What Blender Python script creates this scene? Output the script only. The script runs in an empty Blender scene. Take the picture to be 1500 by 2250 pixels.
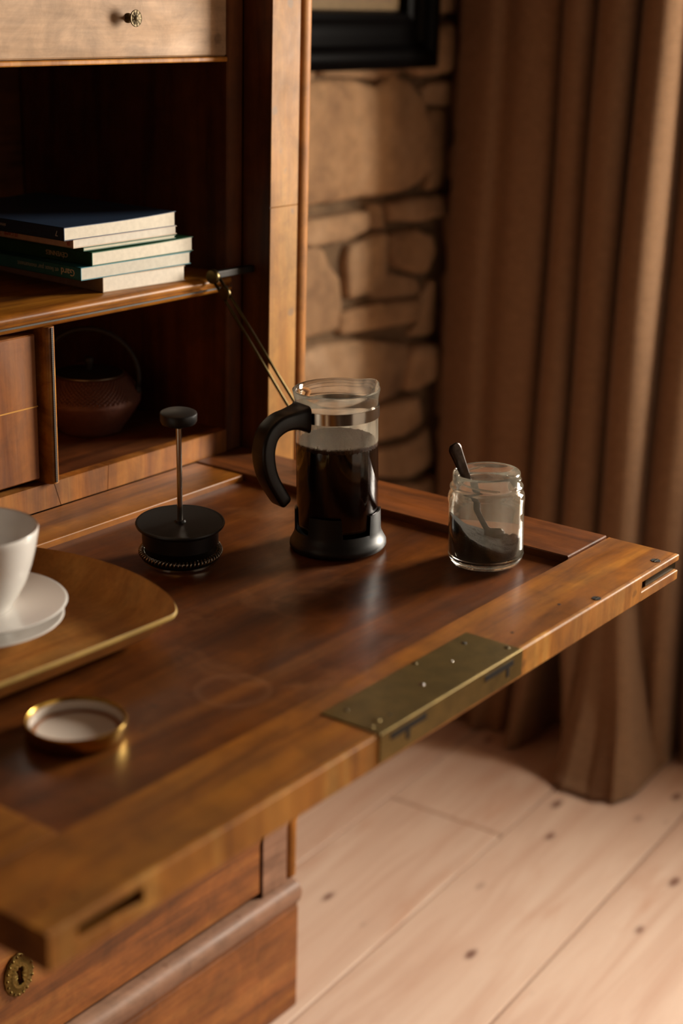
import bpy, bmesh, math, random
from mathutils import Vector, Matrix, noise as mnoise

random.seed(7)
SC = bpy.context.scene
COL = SC.collection
T = 0.704                      # height of the opened writing surface
PI = math.pi

# ------------------------------------------------------------------ camera
def look_matrix(yaw, pitch, roll, loc):
    f = Vector((math.cos(yaw)*math.cos(pitch), math.sin(yaw)*math.cos(pitch), -math.sin(pitch)))
    r = Vector((math.sin(yaw), -math.cos(yaw), 0)); u = r.cross(f)
    c, s = math.cos(roll), math.sin(roll)
    r2 = c*r + s*u; u2 = -s*r + c*u
    m = Matrix(((r2.x, u2.x, -f.x), (r2.y, u2.y, -f.y), (r2.z, u2.z, -f.z)))
    return Matrix.Translation(loc) @ m.to_4x4()
YAW = math.radians(36.3146)
cam = bpy.data.cameras.new('camera'); cam_o = bpy.data.objects.new('camera', cam); COL.objects.link(cam_o)
cam_o.matrix_world = look_matrix(YAW, math.radians(18.5155), math.radians(1.5613), Vector((-1.19655, -0.9567, 0.45495+T)))
cam.sensor_fit = 'VERTICAL'; cam.sensor_height = 36; cam.sensor_width = 24
cam.lens = 3392.44/2250*36
cam.clip_start = 0.05; cam.clip_end = 60
cam.dof.use_dof = True; cam.dof.focus_distance = 1.35; cam.dof.aperture_fstop = 3.4
SC.camera = cam_o
RT = Vector((math.sin(YAW), -math.cos(YAW), 0))      # picture right, on the ground plane
AW = Vector((math.cos(YAW), math.sin(YAW), 0))       # away from the viewer, on the ground plane

# ------------------------------------------------------------------ light
def lin(h):
    if isinstance(h, str):
        v = [int(h[i:i+2], 16)/255 for i in (0, 2, 4)]
    else:
        v = [c/255 for c in h]
    return tuple(c/12.92 if c <= .04045 else ((c+.055)/1.055)**2.4 for c in v) + (1,)
SC.view_settings.view_transform = 'Standard'; SC.view_settings.look = 'None'
SC.view_settings.gamma = 1; SC.view_settings.use_curve_mapping = False
SC.view_settings.exposure = 0.0
W = bpy.data.worlds.new('world'); SC.world = W; W.use_nodes = True
bg = W.node_tree.nodes['Background']; bg.inputs[0].default_value = (1.0, 0.80, 0.61, 1); bg.inputs[1].default_value = 0.74
WALLX = 1.10                    # inner face of the right wall
WIN_Y = (-0.94, -0.47); WIN_Z = (0.80, 1.50)
sky = bpy.data.lights.new('window_right_offscreen', 'AREA'); sky.shape = 'RECTANGLE'
sky.size = WIN_Y[1]-WIN_Y[0]-.04; sky.size_y = WIN_Z[1]-WIN_Z[0]-.04
sky.energy = 74; sky.color = (1.0, 0.91, 0.78)
sky_o = bpy.data.objects.new('window_right_offscreen', sky); COL.objects.link(sky_o)
sky_o.location = (WALLX+.13, sum(WIN_Y)/2, sum(WIN_Z)/2)
sky_o.rotation_euler = (PI/2, 0, PI/2)       # faces -X

# ------------------------------------------------------------------ helpers
def rootloc(p):
    while p is not None and p.parent is not None: p = p.parent
    return Vector(p.location) if p is not None else Vector((0, 0, 0))
def link(name, me, mat=None, parent=None, smooth=False, angle=None):
    if parent is not None:
        me.transform(Matrix.Translation(-rootloc(parent)))
    if mat is not None: me.materials.append(mat)
    if smooth or angle:
        for p in me.polygons: p.use_smooth = True
    me.update()
    if angle:
        bm = bmesh.new(); bm.from_mesh(me)
        for e in bm.edges:
            if len(e.link_faces) == 2 and e.calc_face_angle(0) > math.radians(angle): e.smooth = False
        bm.to_mesh(me); bm.free()
    o = bpy.data.objects.new(name, me); COL.objects.link(o)
    if parent is not None: o.parent = parent
    return o
def M(verts, faces, name='m'):
    me = bpy.data.meshes.new(name); me.from_pydata([tuple(v) for v in verts], [], faces)
    bm = bmesh.new(); bm.from_mesh(me); bmesh.ops.recalc_face_normals(bm, faces=bm.faces); bm.to_mesh(me); bm.free()
    return me
def from_bm(bm):
    me = bpy.data.meshes.new('m'); bmesh.ops.recalc_face_normals(bm, faces=bm.faces); bm.to_mesh(me); bm.free(); return me
def bm_box(bm, x0, x1, y0, y1, z0, z1):
    r = bmesh.ops.create_cube(bm, size=1)
    for v in r['verts']:
        v.co = Vector((x0+(v.co.x+.5)*(x1-x0), y0+(v.co.y+.5)*(y1-y0), z0+(v.co.z+.5)*(z1-z0)))
    return r['verts']
def box(x0, x1, y0, y1, z0, z1, bev=0.0, seg=2):
    bm = bmesh.new(); bm_box(bm, x0, x1, y0, y1, z0, z1)
    if bev: bmesh.ops.bevel(bm, geom=list(bm.edges), offset=bev, segments=seg, affect='EDGES', profile=.5)
    return from_bm(bm)
def boxes(lst):
    bm = bmesh.new()
    for b in lst: bm_box(bm, *b)
    return from_bm(bm)
def prism(poly, a, b, axis):
    """extrude a closed 2D polygon from a to b along axis; poly is in the two other axes, in x,y,z order"""
    def P(u, v, t): return {'X': (t, u, v), 'Y': (u, t, v), 'Z': (u, v, t)}[axis]
    n = len(poly)
    vs = [P(u, v, a) for u, v in poly] + [P(u, v, b) for u, v in poly]
    fs = [tuple(range(n)), tuple(range(2*n-1, n-1, -1))] + [(i, (i+1) % n, n+(i+1) % n, n+i) for i in range(n)]
    return M(vs, fs)
def rrect(u0, u1, v0, v1, r, n=4):
    out = []
    for cu, cv, a0 in ((u1-r, v1-r, 0), (u0+r, v1-r, 90), (u0+r, v0+r, 180), (u1-r, v0+r, 270)):
        for k in range(n+1):
            a = math.radians(a0+90*k/n); out.append((cu+r*math.cos(a), cv+r*math.sin(a)))
    return out
def lathe(profile, c=(0, 0, 0), n=64, closed=False, rfun=None):
    """profile: list of (r, z). closed joins last to first."""
    vs, fs = [], []
    m = len(profile)
    for i in range(n):
        a = 2*PI*i/n
        for r, z in profile:
            rr = r
            zz = z
            if rfun: rr, zz = rfun(r, z, a)
            vs.append((c[0]+rr*math.cos(a), c[1]+rr*math.sin(a), c[2]+zz))
    for i in range(n):
        j = (i+1) % n
        for k in range(m if closed else m-1):
            k2 = (k+1) % m
            fs.append((i*m+k, j*m+k, j*m+k2, i*m+k2))
    me = M(vs, fs)
    bm = bmesh.new(); bm.from_mesh(me); bmesh.ops.remove_doubles(bm, verts=bm.verts, dist=1e-6)
    bmesh.ops.recalc_face_normals(bm, faces=bm.faces); bm.to_mesh(me); bm.free()
    return me
def sweep(path, sections, cap=True):
    """path: Vectors; sections: per point list of (offset Vector) rings of equal count"""
    vs, fs = [], []; m = len(sections[0])
    for p, s in zip(path, sections):
        vs += [tuple(Vector(p)+q) for q in s]
    for i in range(len(path)-1):
        for k in range(m):
            k2 = (k+1) % m
            fs.append((i*m+k, i*m+k2, (i+1)*m+k2, (i+1)*m+k))
    if cap:
        fs.append(tuple(range(m))); fs.append(tuple(range(len(path)*m-1, (len(path)-1)*m-1, -1)))
    return M(vs, fs)
def tube(path, rad, n=10):
    path = [Vector(p) for p in path]; secs = []
    N = len(path); prev = None
    for i, p in enumerate(path):
        t = (path[min(i+1, N-1)]-path[max(i-1, 0)]).normalized()
        if prev is None:
            a = t.orthogonal().normalized()
        else:
            a = (prev - t*prev.dot(t)).normalized()
        prev = a; b = t.cross(a)
        r = rad[i] if isinstance(rad, (list, tuple)) else rad
        secs.append([a*(r*math.cos(2*PI*k/n))+b*(r*math.sin(2*PI*k/n)) for k in range(n)])
    return sweep(path, secs)
def spline(pts, n):
    """Catmull-Rom through pts"""
    P = [Vector(p) for p in pts]; out = []
    for i in range(len(P)-1):
        p0 = P[max(i-1, 0)]; p1 = P[i]; p2 = P[i+1]; p3 = P[min(i+2, len(P)-1)]
        for k in range(n):
            t = k/n
            out.append(.5*((2*p1)+(p2-p0)*t+(2*p0-5*p1+4*p2-p3)*t*t+(3*p1-p0-3*p2+p3)*t**3))
    out.append(P[-1]); return out
def thing(name, label, cat, loc, group=None, rot=None):
    o = bpy.data.objects.new(name, None); COL.objects.link(o); o.empty_display_size = .02
    o.location = loc
    o['label'] = label; o['category'] = cat
    if group: o['group'] = group
    return o
def tag(o, label, cat, group=None, kind=None):
    o['label'] = label; o['category'] = cat
    if group: o['group'] = group
    if kind: o['kind'] = kind
    return o
def struct(o):
    o['kind'] = 'structure'; return o
def text_mesh(s, size, ext=.0001):
    cu = bpy.data.curves.new('t', 'FONT'); cu.body = s; cu.size = size; cu.extrude = ext; cu.resolution_u = 2
    to = bpy.data.objects.new('t', cu); COL.objects.link(to)
    dg = bpy.context.evaluated_depsgraph_get(); dg.update()
    me = bpy.data.meshes.new_from_object(to.evaluated_get(dg))
    bpy.data.objects.remove(to); bpy.data.curves.remove(cu)
    me.materials.clear()
    return me

# ------------------------------------------------------------------ materials
def new_mat(name):
    m = bpy.data.materials.new(name); m.use_nodes = True
    nt = m.node_tree; return m, nt, nt.nodes['Principled BSDF']
def N(nt, t, **kw):
    n = nt.nodes.new(t)
    for k, v in kw.items(): setattr(n, k, v)
    return n
def ramp(nt, stops, interp='LINEAR'):
    r = N(nt, 'ShaderNodeValToRGB'); r.color_ramp.interpolation = interp
    e = r.color_ramp.elements
    while len(e) < len(stops): e.new(0.5)
    for k, (p, c) in enumerate(stops): e[k].position = p; e[k].color = c if len(c) == 4 else tuple(c)+(1,)
    return r
G = lambda v: (v, v, v, 1)
def coords(nt, scale=(1, 1, 1), rot=(0, 0, 0), jitter=False, loc=(0, 0, 0)):
    tc = N(nt, 'ShaderNodeTexCoord'); mp = N(nt, 'ShaderNodeMapping')
    mp.inputs['Scale'].default_value = scale; mp.inputs['Rotation'].default_value = rot; mp.inputs['Location'].default_value = loc
    if jitter:
        oi = N(nt, 'ShaderNodeObjectInfo'); mu = N(nt, 'ShaderNodeVectorMath', operation='SCALE'); mu.inputs['Scale'].default_value = 7.3
        cx = N(nt, 'ShaderNodeCombineXYZ')
        for k in range(3): nt.links.new(oi.outputs['Random'], cx.inputs[k])
        nt.links.new(cx.outputs[0], mu.inputs[0])
        ad = N(nt, 'ShaderNodeVectorMath', operation='ADD')
        nt.links.new(tc.outputs['Object'], ad.inputs[0]); nt.links.new(mu.outputs[0], ad.inputs[1]); nt.links.new(ad.outputs[0], mp.inputs[0])
    else:
        nt.links.new(tc.outputs['Object'], mp.inputs[0])
    return mp.outputs[0]
def mixc(nt, fac, a, b, mode='MIX'):
    m = N(nt, 'ShaderNodeMix', data_type='RGBA', blend_type=mode)
    for s, v in ((m.inputs[0], fac), (m.inputs[6], a), (m.inputs[7], b)):
        if isinstance(v, (float, int)): s.default_value = v
        elif isinstance(v, tuple): s.default_value = v
        else: nt.links.new(v, s)
    return m.outputs[2]
def noise(nt, vec, scale, detail=4, rough=.55, dist=0):
    n = N(nt, 'ShaderNodeTexNoise'); n.inputs['Scale'].default_value = scale; n.inputs['Detail'].default_value = detail
    n.inputs['Roughness'].default_value = rough; n.inputs['Distortion'].default_value = dist
    nt.links.new(vec, n.inputs['Vector']); return n.outputs['Fac']
def bump(nt, bs, h, strength=.2, dist=.002):
    b = N(nt, 'ShaderNodeBump'); b.inputs['Strength'].default_value = strength; b.inputs['Distance'].default_value = dist
    nt.links.new(h, b.inputs['Height']); nt.links.new(b.outputs[0], bs.inputs['Normal'])
def wood(name, dark, mid, light, axis='X', rough=.38, coat=.25, grain=1.0, blotch=.45, spots=0.0, spotcol='2a1608', rot=(0, 0, 0), coat_rough=.25, wear=None, spec=.4):
    m, nt, bs = new_mat(name)
    st = {'X': (2.2, 26, 26), 'Y': (26, 2.2, 26), 'Z': (26, 26, 2.2)}[axis]
    v = coords(nt, tuple(s*grain for s in st), rot)
    g1 = noise(nt, v, 1.4, 6, .6, .8)
    v2 = coords(nt, tuple(s*grain*4 for s in st), rot)
    g2 = noise(nt, v2, 2.5, 3, .6, .2)
    base = ramp(nt, [(.28, lin(dark)), (.5, lin(mid)), (.72, lin(light))]); nt.links.new(g1, base.inputs[0])
    vb = coords(nt, {'X': (3, 9, 9), 'Y': (9, 3, 9), 'Z': (9, 9, 3)}[axis], rot)
    bl = noise(nt, vb, 1.3, 4, .6, 1.2)
    br = ramp(nt, [(.35, G(.45)), (.62, G(1.0))]); nt.links.new(bl, br.inputs[0])
    c = mixc(nt, blotch, base.outputs[0], br.outputs[0], 'MULTIPLY')
    gr = ramp(nt, [(.3, G(.72)), (.6, G(1.0))]); nt.links.new(g2, gr.inputs[0])
    c = mixc(nt, .55, c, gr.outputs[0], 'MULTIPLY')
    mo = noise(nt, coords(nt, (1, 1, 1)), 24, 6, .68, .5); mr_ = ramp(nt, [(.36, G(.55)), (.62, G(1))]); nt.links.new(mo, mr_.inputs[0])
    c = mixc(nt, .75, c, mr_.outputs[0], 'MULTIPLY')
    if spots:
        vv = coords(nt, (1, 1, 1)); vo = N(nt, 'ShaderNodeTexVoronoi'); vo.inputs['Scale'].default_value = 26
        nt.links.new(vv, vo.inputs['Vector'])
        nn = noise(nt, vv, 60, 3); ad = N(nt, 'ShaderNodeMath', operation='MULTIPLY_ADD'); ad.inputs[1].default_value = .35
        nt.links.new(nn, ad.inputs[0]); nt.links.new(vo.outputs['Distance'], ad.inputs[2])
        sr = ramp(nt, [(.24, G(1)), (.29, G(0))]); nt.links.new(ad.outputs[0], sr.inputs[0])
        fm = N(nt, 'ShaderNodeMath', operation='MULTIPLY'); fm.inputs[1].default_value = spots; nt.links.new(sr.outputs[0], fm.inputs[0])
        c = mixc(nt, fm.outputs[0], c, lin(spotcol))
    rr = ramp(nt, [(.3, G(min(1, rough+.12))), (.7, G(max(.05, rough-.06)))]); nt.links.new(bl, rr.inputs[0])
    if wear: c, rsock = wear(nt, c, rr.outputs[0])
    else: rsock = rr.outputs[0]
    nt.links.new(c, bs.inputs['Base Color']); nt.links.new(rsock, bs.inputs['Roughness'])
    bs.inputs['Coat Weight'].default_value = coat; bs.inputs['Coat Roughness'].default_value = coat_rough
    bs.inputs['Specular IOR Level'].default_value = spec
    bump(nt, bs, g2, .12, .001)
    return m
def plain(name, col, rough=.5, metal=0.0, coat=0.0, nscale=0, namt=.25, bmp=0, spec=.5):
    m, nt, bs = new_mat(name)
    bs.inputs['Roughness'].default_value = rough; bs.inputs['Metallic'].default_value = metal
    bs.inputs['Coat Weight'].default_value = coat; bs.inputs['Specular IOR Level'].default_value = spec
    if nscale:
        v = coords(nt); n = noise(nt, v, nscale, 5, .6)
        r = ramp(nt, [(.3, G(1-namt)), (.7, G(1+0*namt))]); nt.links.new(n, r.inputs[0])
        c = mixc(nt, 1.0, lin(col), r.outputs[0], 'MULTIPLY'); nt.links.new(c, bs.inputs['Base Color'])
        if bmp: bump(nt, bs, n, bmp, .002)
    else:
        bs.inputs['Base Color'].default_value = lin(col)
    return m
def glass(name, tint=(1, 1, 1, 1), fog=.0, rough=0.0, above=None):
    m, nt, bs = new_mat(name)
    bs.inputs['Base Color'].default_value = tint; bs.inputs['Transmission Weight'].default_value = 1; bs.inputs['IOR'].default_value = 1.46
    bs.inputs['Roughness'].default_value = rough
    if fog:
        v = coords(nt, (1, 1, .35)); n = noise(nt, v, 60, 4, .6)
        r = ramp(nt, [(.35, G(fog*.4)), (.7, G(fog*1.6))]); nt.links.new(n, r.inputs[0])
        fs = r.outputs[0]
        if above is not None:            # condensation sits only above the hot coffee
            sp = N(nt, 'ShaderNodeSeparateXYZ'); nt.links.new(coords(nt), sp.inputs[0])
            mr = N(nt, 'ShaderNodeMapRange'); mr.inputs['From Min'].default_value = above; mr.inputs['From Max'].default_value = above+.030; mr.inputs['To Min'].default_value = 1.0; mr.inputs['To Max'].default_value = .22
            nt.links.new(sp.outputs['Z'], mr.inputs['Value'])
            gt = N(nt, 'ShaderNodeMath', operation='GREATER_THAN'); gt.inputs[1].default_value = above; nt.links.new(sp.outputs['Z'], gt.inputs[0])
            m0 = N(nt, 'ShaderNodeMath', operation='MULTIPLY'); nt.links.new(gt.outputs[0], m0.inputs[0]); nt.links.new(mr.outputs[0], m0.inputs[1])
            mm = N(nt, 'ShaderNodeMath', operation='MULTIPLY'); nt.links.new(fs, mm.inputs[0]); nt.links.new(m0.outputs[0], mm.inputs[1]); fs = mm.outputs[0]
        df = N(nt, 'ShaderNodeBsdfDiffuse'); df.inputs[0].default_value = lin('d8cdb8')
        tr = N(nt, 'ShaderNodeBsdfTranslucent'); tr.inputs[0].default_value = lin('d8cdb8')
        ms = N(nt, 'ShaderNodeMixShader'); ms.inputs[0].default_value = .65; nt.links.new(df.outputs[0], ms.inputs[1]); nt.links.new(tr.outputs[0], ms.inputs[2])
        mx = N(nt, 'ShaderNodeMixShader'); nt.links.new(fs, mx.inputs[0])
        nt.links.new(bs.outputs[0], mx.inputs[1]); nt.links.new(ms.outputs[0], mx.inputs[2])
        nt.links.new(mx.outputs[0], nt.nodes['Material Output'].inputs[0])
    return m

DESK_LOC = Vector((-0.37, 0.20, 0.0))
def ring_wear(nt, c, r):
    """old cup rings, pale scuffs and dark blots of the writing surface, at fixed places on it"""
    tc = N(nt, 'ShaderNodeTexCoord')
    def dist(px, py, wob=.006):
        d = N(nt, 'ShaderNodeVectorMath', operation='DISTANCE')
        d.inputs[1].default_value = (px-DESK_LOC.x, py-DESK_LOC.y, T-.006)
        nt.links.new(tc.outputs['Object'], d.inputs[0])
        n = noise(nt, tc.outputs['Object'], 35, 3)
        a = N(nt, 'ShaderNodeMath', operation='MULTIPLY_ADD'); a.inputs[1].default_value = wob
        nt.links.new(n, a.inputs[0]); nt.links.new(d.outputs['Value'], a.inputs[2]); return a.outputs[0]
    for px, py, rad, w, s, col in ((-.450, -.318, .026, .003, .30, '9a6a48'), (-.290, -.262, .030, .003, .2, '9a6a48')):
        d = dist(px, py, .004)
        q = ramp(nt, [(max(0, rad-w), G(0)), (rad, G(s)), (rad+w, G(0))]); nt.links.new(d, q.inputs[0])
        c = mixc(nt, q.outputs[0], c, lin(col))
    n2 = noise(nt, tc.outputs['Object'], 12, 6, .65, .6)
    q = ramp(nt, [(.54, G(0)), (.68, G(.34))]); nt.links.new(n2, q.inputs[0])
    c = mixc(nt, q.outputs[0], c, lin('94623c'))
    n3 = noise(nt, tc.outputs['Object'], 30, 5, .7, .2)
    q3 = ramp(nt, [(.63, G(0)), (.70, G(.7))]); nt.links.new(n3, q3.inputs[0])
    c = mixc(nt, q3.outputs[0], c, lin('241006'))
    return c, r
MAT = {}
MAT['panel'] = wood('old walnut panel', '44200a', '6e390f', '8a4f19', 'X', rough=.34, coat=.08, blotch=.55, wear=ring_wear, coat_rough=.2, grain=.7)
MAT['rail'] = wood('worn walnut rail', '6e3c10', 'aa661e', 'c4802c', 'X', rough=.36, coat=.08, blotch=.7, coat_rough=.2)
MAT['rail_y'] = wood('worn walnut cross rail', '50290f', '7a4218', '904f20', 'Y', rough=.38, coat=.1, blotch=.5, coat_rough=.25)
MAT['edge'] = wood('pale worn edge wood', '9a5a1a', 'd08834', 'e6aa54', 'Z', rough=.5, coat=.0, blotch=.6, spots=.4, grain=.8, spec=.25)  # pale worn wood, colour also lifted for light on the front edge
MAT['sill'] = wood('walnut veneer lipping', '7c4417', 'b06c28', 'ca883e', 'Z', rough=.42, coat=.05, blotch=.75)
MAT['stile'] = wood('worn blond stile', '8a5a20', 'aa7432', 'bc8a44', 'Z', rough=.55, coat=.0, blotch=.4, spots=.5, spotcol='6a5c4c', grain=.6, spec=.2)
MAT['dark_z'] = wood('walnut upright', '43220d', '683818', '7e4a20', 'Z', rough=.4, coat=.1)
MAT['dark_x'] = wood('walnut board', '43220d', '683818', '7e4a20', 'X', rough=.4, coat=.1)
MAT['shelf'] = wood('polished shelf walnut', '7a4210', 'b87420', 'd49232', 'X', rough=.38, coat=.05, coat_rough=.25)
MAT['drawer'] = wood('bleached drawer veneer', 'b08a64', 'caa480', 'd6b492', 'X', rough=.55, coat=.0, blotch=.3, spots=.4, spotcol='4e3a2c', grain=.8, spec=.2)
MAT['small_drawer'] = wood('figured drawer veneer', '743f18', 'a0602a', 'b67438', 'Z', rough=.4, coat=.12, grain=.55, rot=(0, .35, 0))
MAT['low'] = wood('lower case walnut', '6c3c18', 'a26028', 'ba7a3a', 'X', rough=.45, coat=.05, blotch=.6)
MAT['mould'] = wood('pale moulding wood', '86604a', 'a07860', 'b0896e', 'X', rough=.55, coat=.05, spots=.5, spotcol='6a4630')
MAT['bead'] = wood('rounded corner bead wood', '744016', 'ac6e2a', 'c4883e', 'Z', rough=.6, coat=.0, spec=.2)
MAT['stringing'] = plain('boxwood stringing', 'c58a32', .45)
MAT['brass'] = plain('aged brass', '8c7640', .40, .9, nscale=60, namt=.35)
MAT['brass_dark'] = plain('dark old brass', '5a4c2a', .32, .95, nscale=120, namt=.4)
MAT['iron'] = plain('blackened iron', '1c1712', .55, .6, nscale=80)
MAT['steel'] = plain('polished steel', 'b8b0a4', .16, 1.0)
MAT['black'] = plain('black plastic', '101010', .42, 0, nscale=300, namt=.15)
MAT['black_gloss'] = plain('smooth black plastic', '0c0b0b', .36)
MAT['glass'] = glass('press glass', fog=.30, above=.0950)
MAT['jar_glass'] = glass('jar glass', (.975, .985, .96, 1), fog=.06)
MAT['ceramic'] = plain('white porcelain', 'e6e2dc', .22, 0, .4)
MAT['gold'] = plain('gold lacquered tin', 'c9a24e', .25, 1.0)
MAT['lid_in'] = plain('white lid enamel', 'd8ccc0', .35)
MAT['tray'] = wood('bent ply tray veneer', 'a8682a', 'cc8a40', 'dca052', 'X', rough=.45, coat=.05, blotch=.3, grain=.9)
MAT['tray_edge'] = wood('pale ply edge', 'b98c3e', 'cca552', 'd8b566', 'X', rough=.5, coat=0, blotch=.25)
MAT['pages'] = plain('book pages', 'ddd3c0', .85, nscale=200, namt=.12)
MAT['picture_black'] = plain('black lacquered frame', '060505', .35, 0, .0, spec=.03)

# dotted inlay
def inlay_mat(axis):
    m, nt, bs = new_mat('dotted inlay '+axis)
    v = coords(nt); sp = N(nt, 'ShaderNodeSeparateXYZ'); nt.links.new(v, sp.inputs[0])
    mu = N(nt, 'ShaderNodeMath', operation='MULTIPLY'); mu.inputs[1].default_value = 2*PI/.0018; nt.links.new(sp.outputs[axis], mu.inputs[0])
    s = N(nt, 'ShaderNodeMath', operation='SINE'); nt.links.new(mu.outputs[0], s.inputs[0])
    r = ramp(nt, [(.45, lin('241609')), (.6, lin('4a3c2a'))]); nt.links.new(s.outputs[0], r.inputs[0])
    nt.links.new(r.outputs[0], bs.inputs['Base Color']); bs.inputs['Roughness'].default_value = .5
    return m
MAT['inlay_x'] = inlay_mat('X'); MAT['inlay_z'] = inlay_mat('Z')

# ================================================================== setting
# --- floor: pine boards
def floor_mat():
    m, nt, bs = new_mat('pine floor board')
    v = coords(nt, (2, 22, 22), jitter=True); g = noise(nt, v, 1.2, 5, .6, .9)
    r = ramp(nt, [(.3, lin('cdaa94')), (.5, lin('d9bba6')), (.72, lin('e2c8b4'))]); nt.links.new(g, r.inputs[0])
    v2 = coords(nt, (1, 2.2, 1), jitter=True); vo = N(nt, 'ShaderNodeTexVoronoi'); vo.inputs['Scale'].default_value = 7.5; vo.feature = 'F1'
    nt.links.new(v2, vo.inputs['Vector'])
    wob = noise(nt, v2, 40, 3); ad = N(nt, 'ShaderNodeMath', operation='MULTIPLY_ADD'); ad.inputs[1].default_value = .05
    nt.links.new(wob, ad.inputs[0]); nt.links.new(vo.outputs['Distance'], ad.inputs[2])
    k = ramp(nt, [(.09, G(.85)), (.13, G(.3)), (.17, G(0))]); nt.links.new(ad.outputs[0], k.inputs[0])
    c = mixc(nt, k.outputs[0], r.outputs[0], lin('6b4030'))
    v3 = coords(nt, (1.2, 7, 1), jitter=True); st = noise(nt, v3, 2.4, 4, .6, .5)
    s = ramp(nt, [(.6, G(0)), (.72, G(.35))]); nt.links.new(st, s.inputs[0])
    c = mixc(nt, s.outputs[0], c, lin('b4744c'))
    nt.links.new(c, bs.inputs['Base Color']); bs.inputs['Roughness'].default_value = .55
    bump(nt, bs, g, .1, .001)
    return m
MAT['floor'] = floor_mat()
MAT['gap'] = plain('subfloor board', '8a6a50', .9)
floor = struct(link('floor', box(-2.3, 1.5, -3.4, .6, -.08, -.022), MAT['gap']))
FROT = math.radians(3.2)
plank_cache = {}
def plank(x0, x1, y0, y1):
    key = (round(x1-x0, 3), round(y1-y0, 3))
    if key not in plank_cache:
        me = box(-(x1-x0)/2, (x1-x0)/2, -(y1-y0)/2, (y1-y0)/2, -.022, 0, .0015, 1); me.materials.append(MAT['floor']); plank_cache[key] = me
    o = bpy.data.objects.new('plank', plank_cache[key]); COL.objects.link(o); o.parent = floor
    c = Vector(((x0+x1)/2, (y0+y1)/2, 0)); c.rotate(Matrix.Rotation(FROT, 3, 'Z'))
    o.location = c; o.rotation_euler = (0, 0, FROT)
PW = .195
for i in range(-15, 3):
    ya = -.0045+i*PW; yb = ya+PW-.0036
    cuts = {0: [-2.4, -.95, .557, 1.6], -1: [-2.4, -.2, 1.6], -2: [-2.4, -1.2, 1.6], 1: [-2.4, 1.6]}.get(i, [-2.4, random.uniform(-1.4, .2), 1.6])
    for a, b in zip(cuts, cuts[1:]): plank(a, b-.002, ya, yb)

# --- back wall of rubble stone
WY = .385
def stone_mat():
    m, nt, bs = new_mat('rubble stone')
    v = coords(nt, jitter=True); n1 = noise(nt, v, 7, 6, .65, .3)
    r = ramp(nt, [(.3, lin('7a5d44')), (.5, lin('9c7c5c')), (.72, lin('b09274'))]); nt.links.new(n1, r.inputs[0])
    n2 = noise(nt, v, 45, 5, .7); r2 = ramp(nt, [(.35, G(.72)), (.6, G(1))]); nt.links.new(n2, r2.inputs[0])
    c = mixc(nt, .8, r.outputs[0], r2.outputs[0], 'MULTIPLY')
    oi = N(nt, 'ShaderNodeObjectInfo'); rr = ramp(nt, [(0, (1, .88, .72, 1)), (1, (1, 1, 1, 1))]); nt.links.new(oi.outputs['Random'], rr.inputs[0])
    c = mixc(nt, .7, c, rr.outputs[0], 'MULTIPLY')
    nt.links.new(c, bs.inputs['Base Color']); bs.inputs['Roughness'].default_value = .9
    bump(nt, bs, n2, .5, .006)
    return m
MAT['stone'] = stone_mat(); MAT['mortar'] = plain('dark lime mortar', '735a40', .95, nscale=50, namt=.5, bmp=.6)
wall_back = struct(link('wall_back', box(-2.3, WALLX+.35, WY+.012, WY+.35, 0, 2.45), MAT['mortar']))
def chaikin(p, it=2):
    for _ in range(it):
        q = []
        for i in range(len(p)):
            a, b = p[i], p[(i+1) % len(p)]
            q += [(a[0]*.87+b[0]*.13, a[1]*.87+b[1]*.13), (a[0]*.13+b[0]*.87, a[1]*.13+b[1]*.87)]
        p = q
    return p
def stone(poly, d):
    p = chaikin(poly, 2)
    p = [(a+.0045*mnoise.noise(Vector((a*45, b*45, 2))), b+.0045*mnoise.noise(Vector((a*45, b*45, 8)))) for a, b in p]; cx = sum(a for a, _ in p)/len(p); cz = sum(b for _, b in p)/len(p); n = len(p)
    sd = random.random()*50
    vs, fs = [], []
    tx, tz = random.uniform(-.06, .06), random.uniform(-.06, .06)
    for s, dep in ((1.0, -.02), (.99, d*.45), (.955, d*.82), (.88, d*.97), (.6, d*1.04)):
        for a, b in p:
            x = cx+(a-cx)*s; z = cz+(b-cz)*s
            nn = mnoise.noise(Vector((x*14, z*14, sd)))
            vs.append((x+nn*.003, WY+.012-dep-(nn*.004+(x-cx)*tx+(z-cz)*tz if dep > 0 else 0), z+nn*.003))
    vs.append((cx, WY+.012-d*1.05, cz)); R = 5
    for k in range(R-1):
        for i in range(n):
            j = (i+1) % n; fs.append((k*n+i, k*n+j, (k+1)*n+j, (k+1)*n+i))
    for i in range(n): fs.append(((R-1)*n+i, (R-1)*n+(i+1) % n, R*n))
    link('stone', M(vs, fs), MAT['stone'], wall_back, smooth=True)
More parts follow.
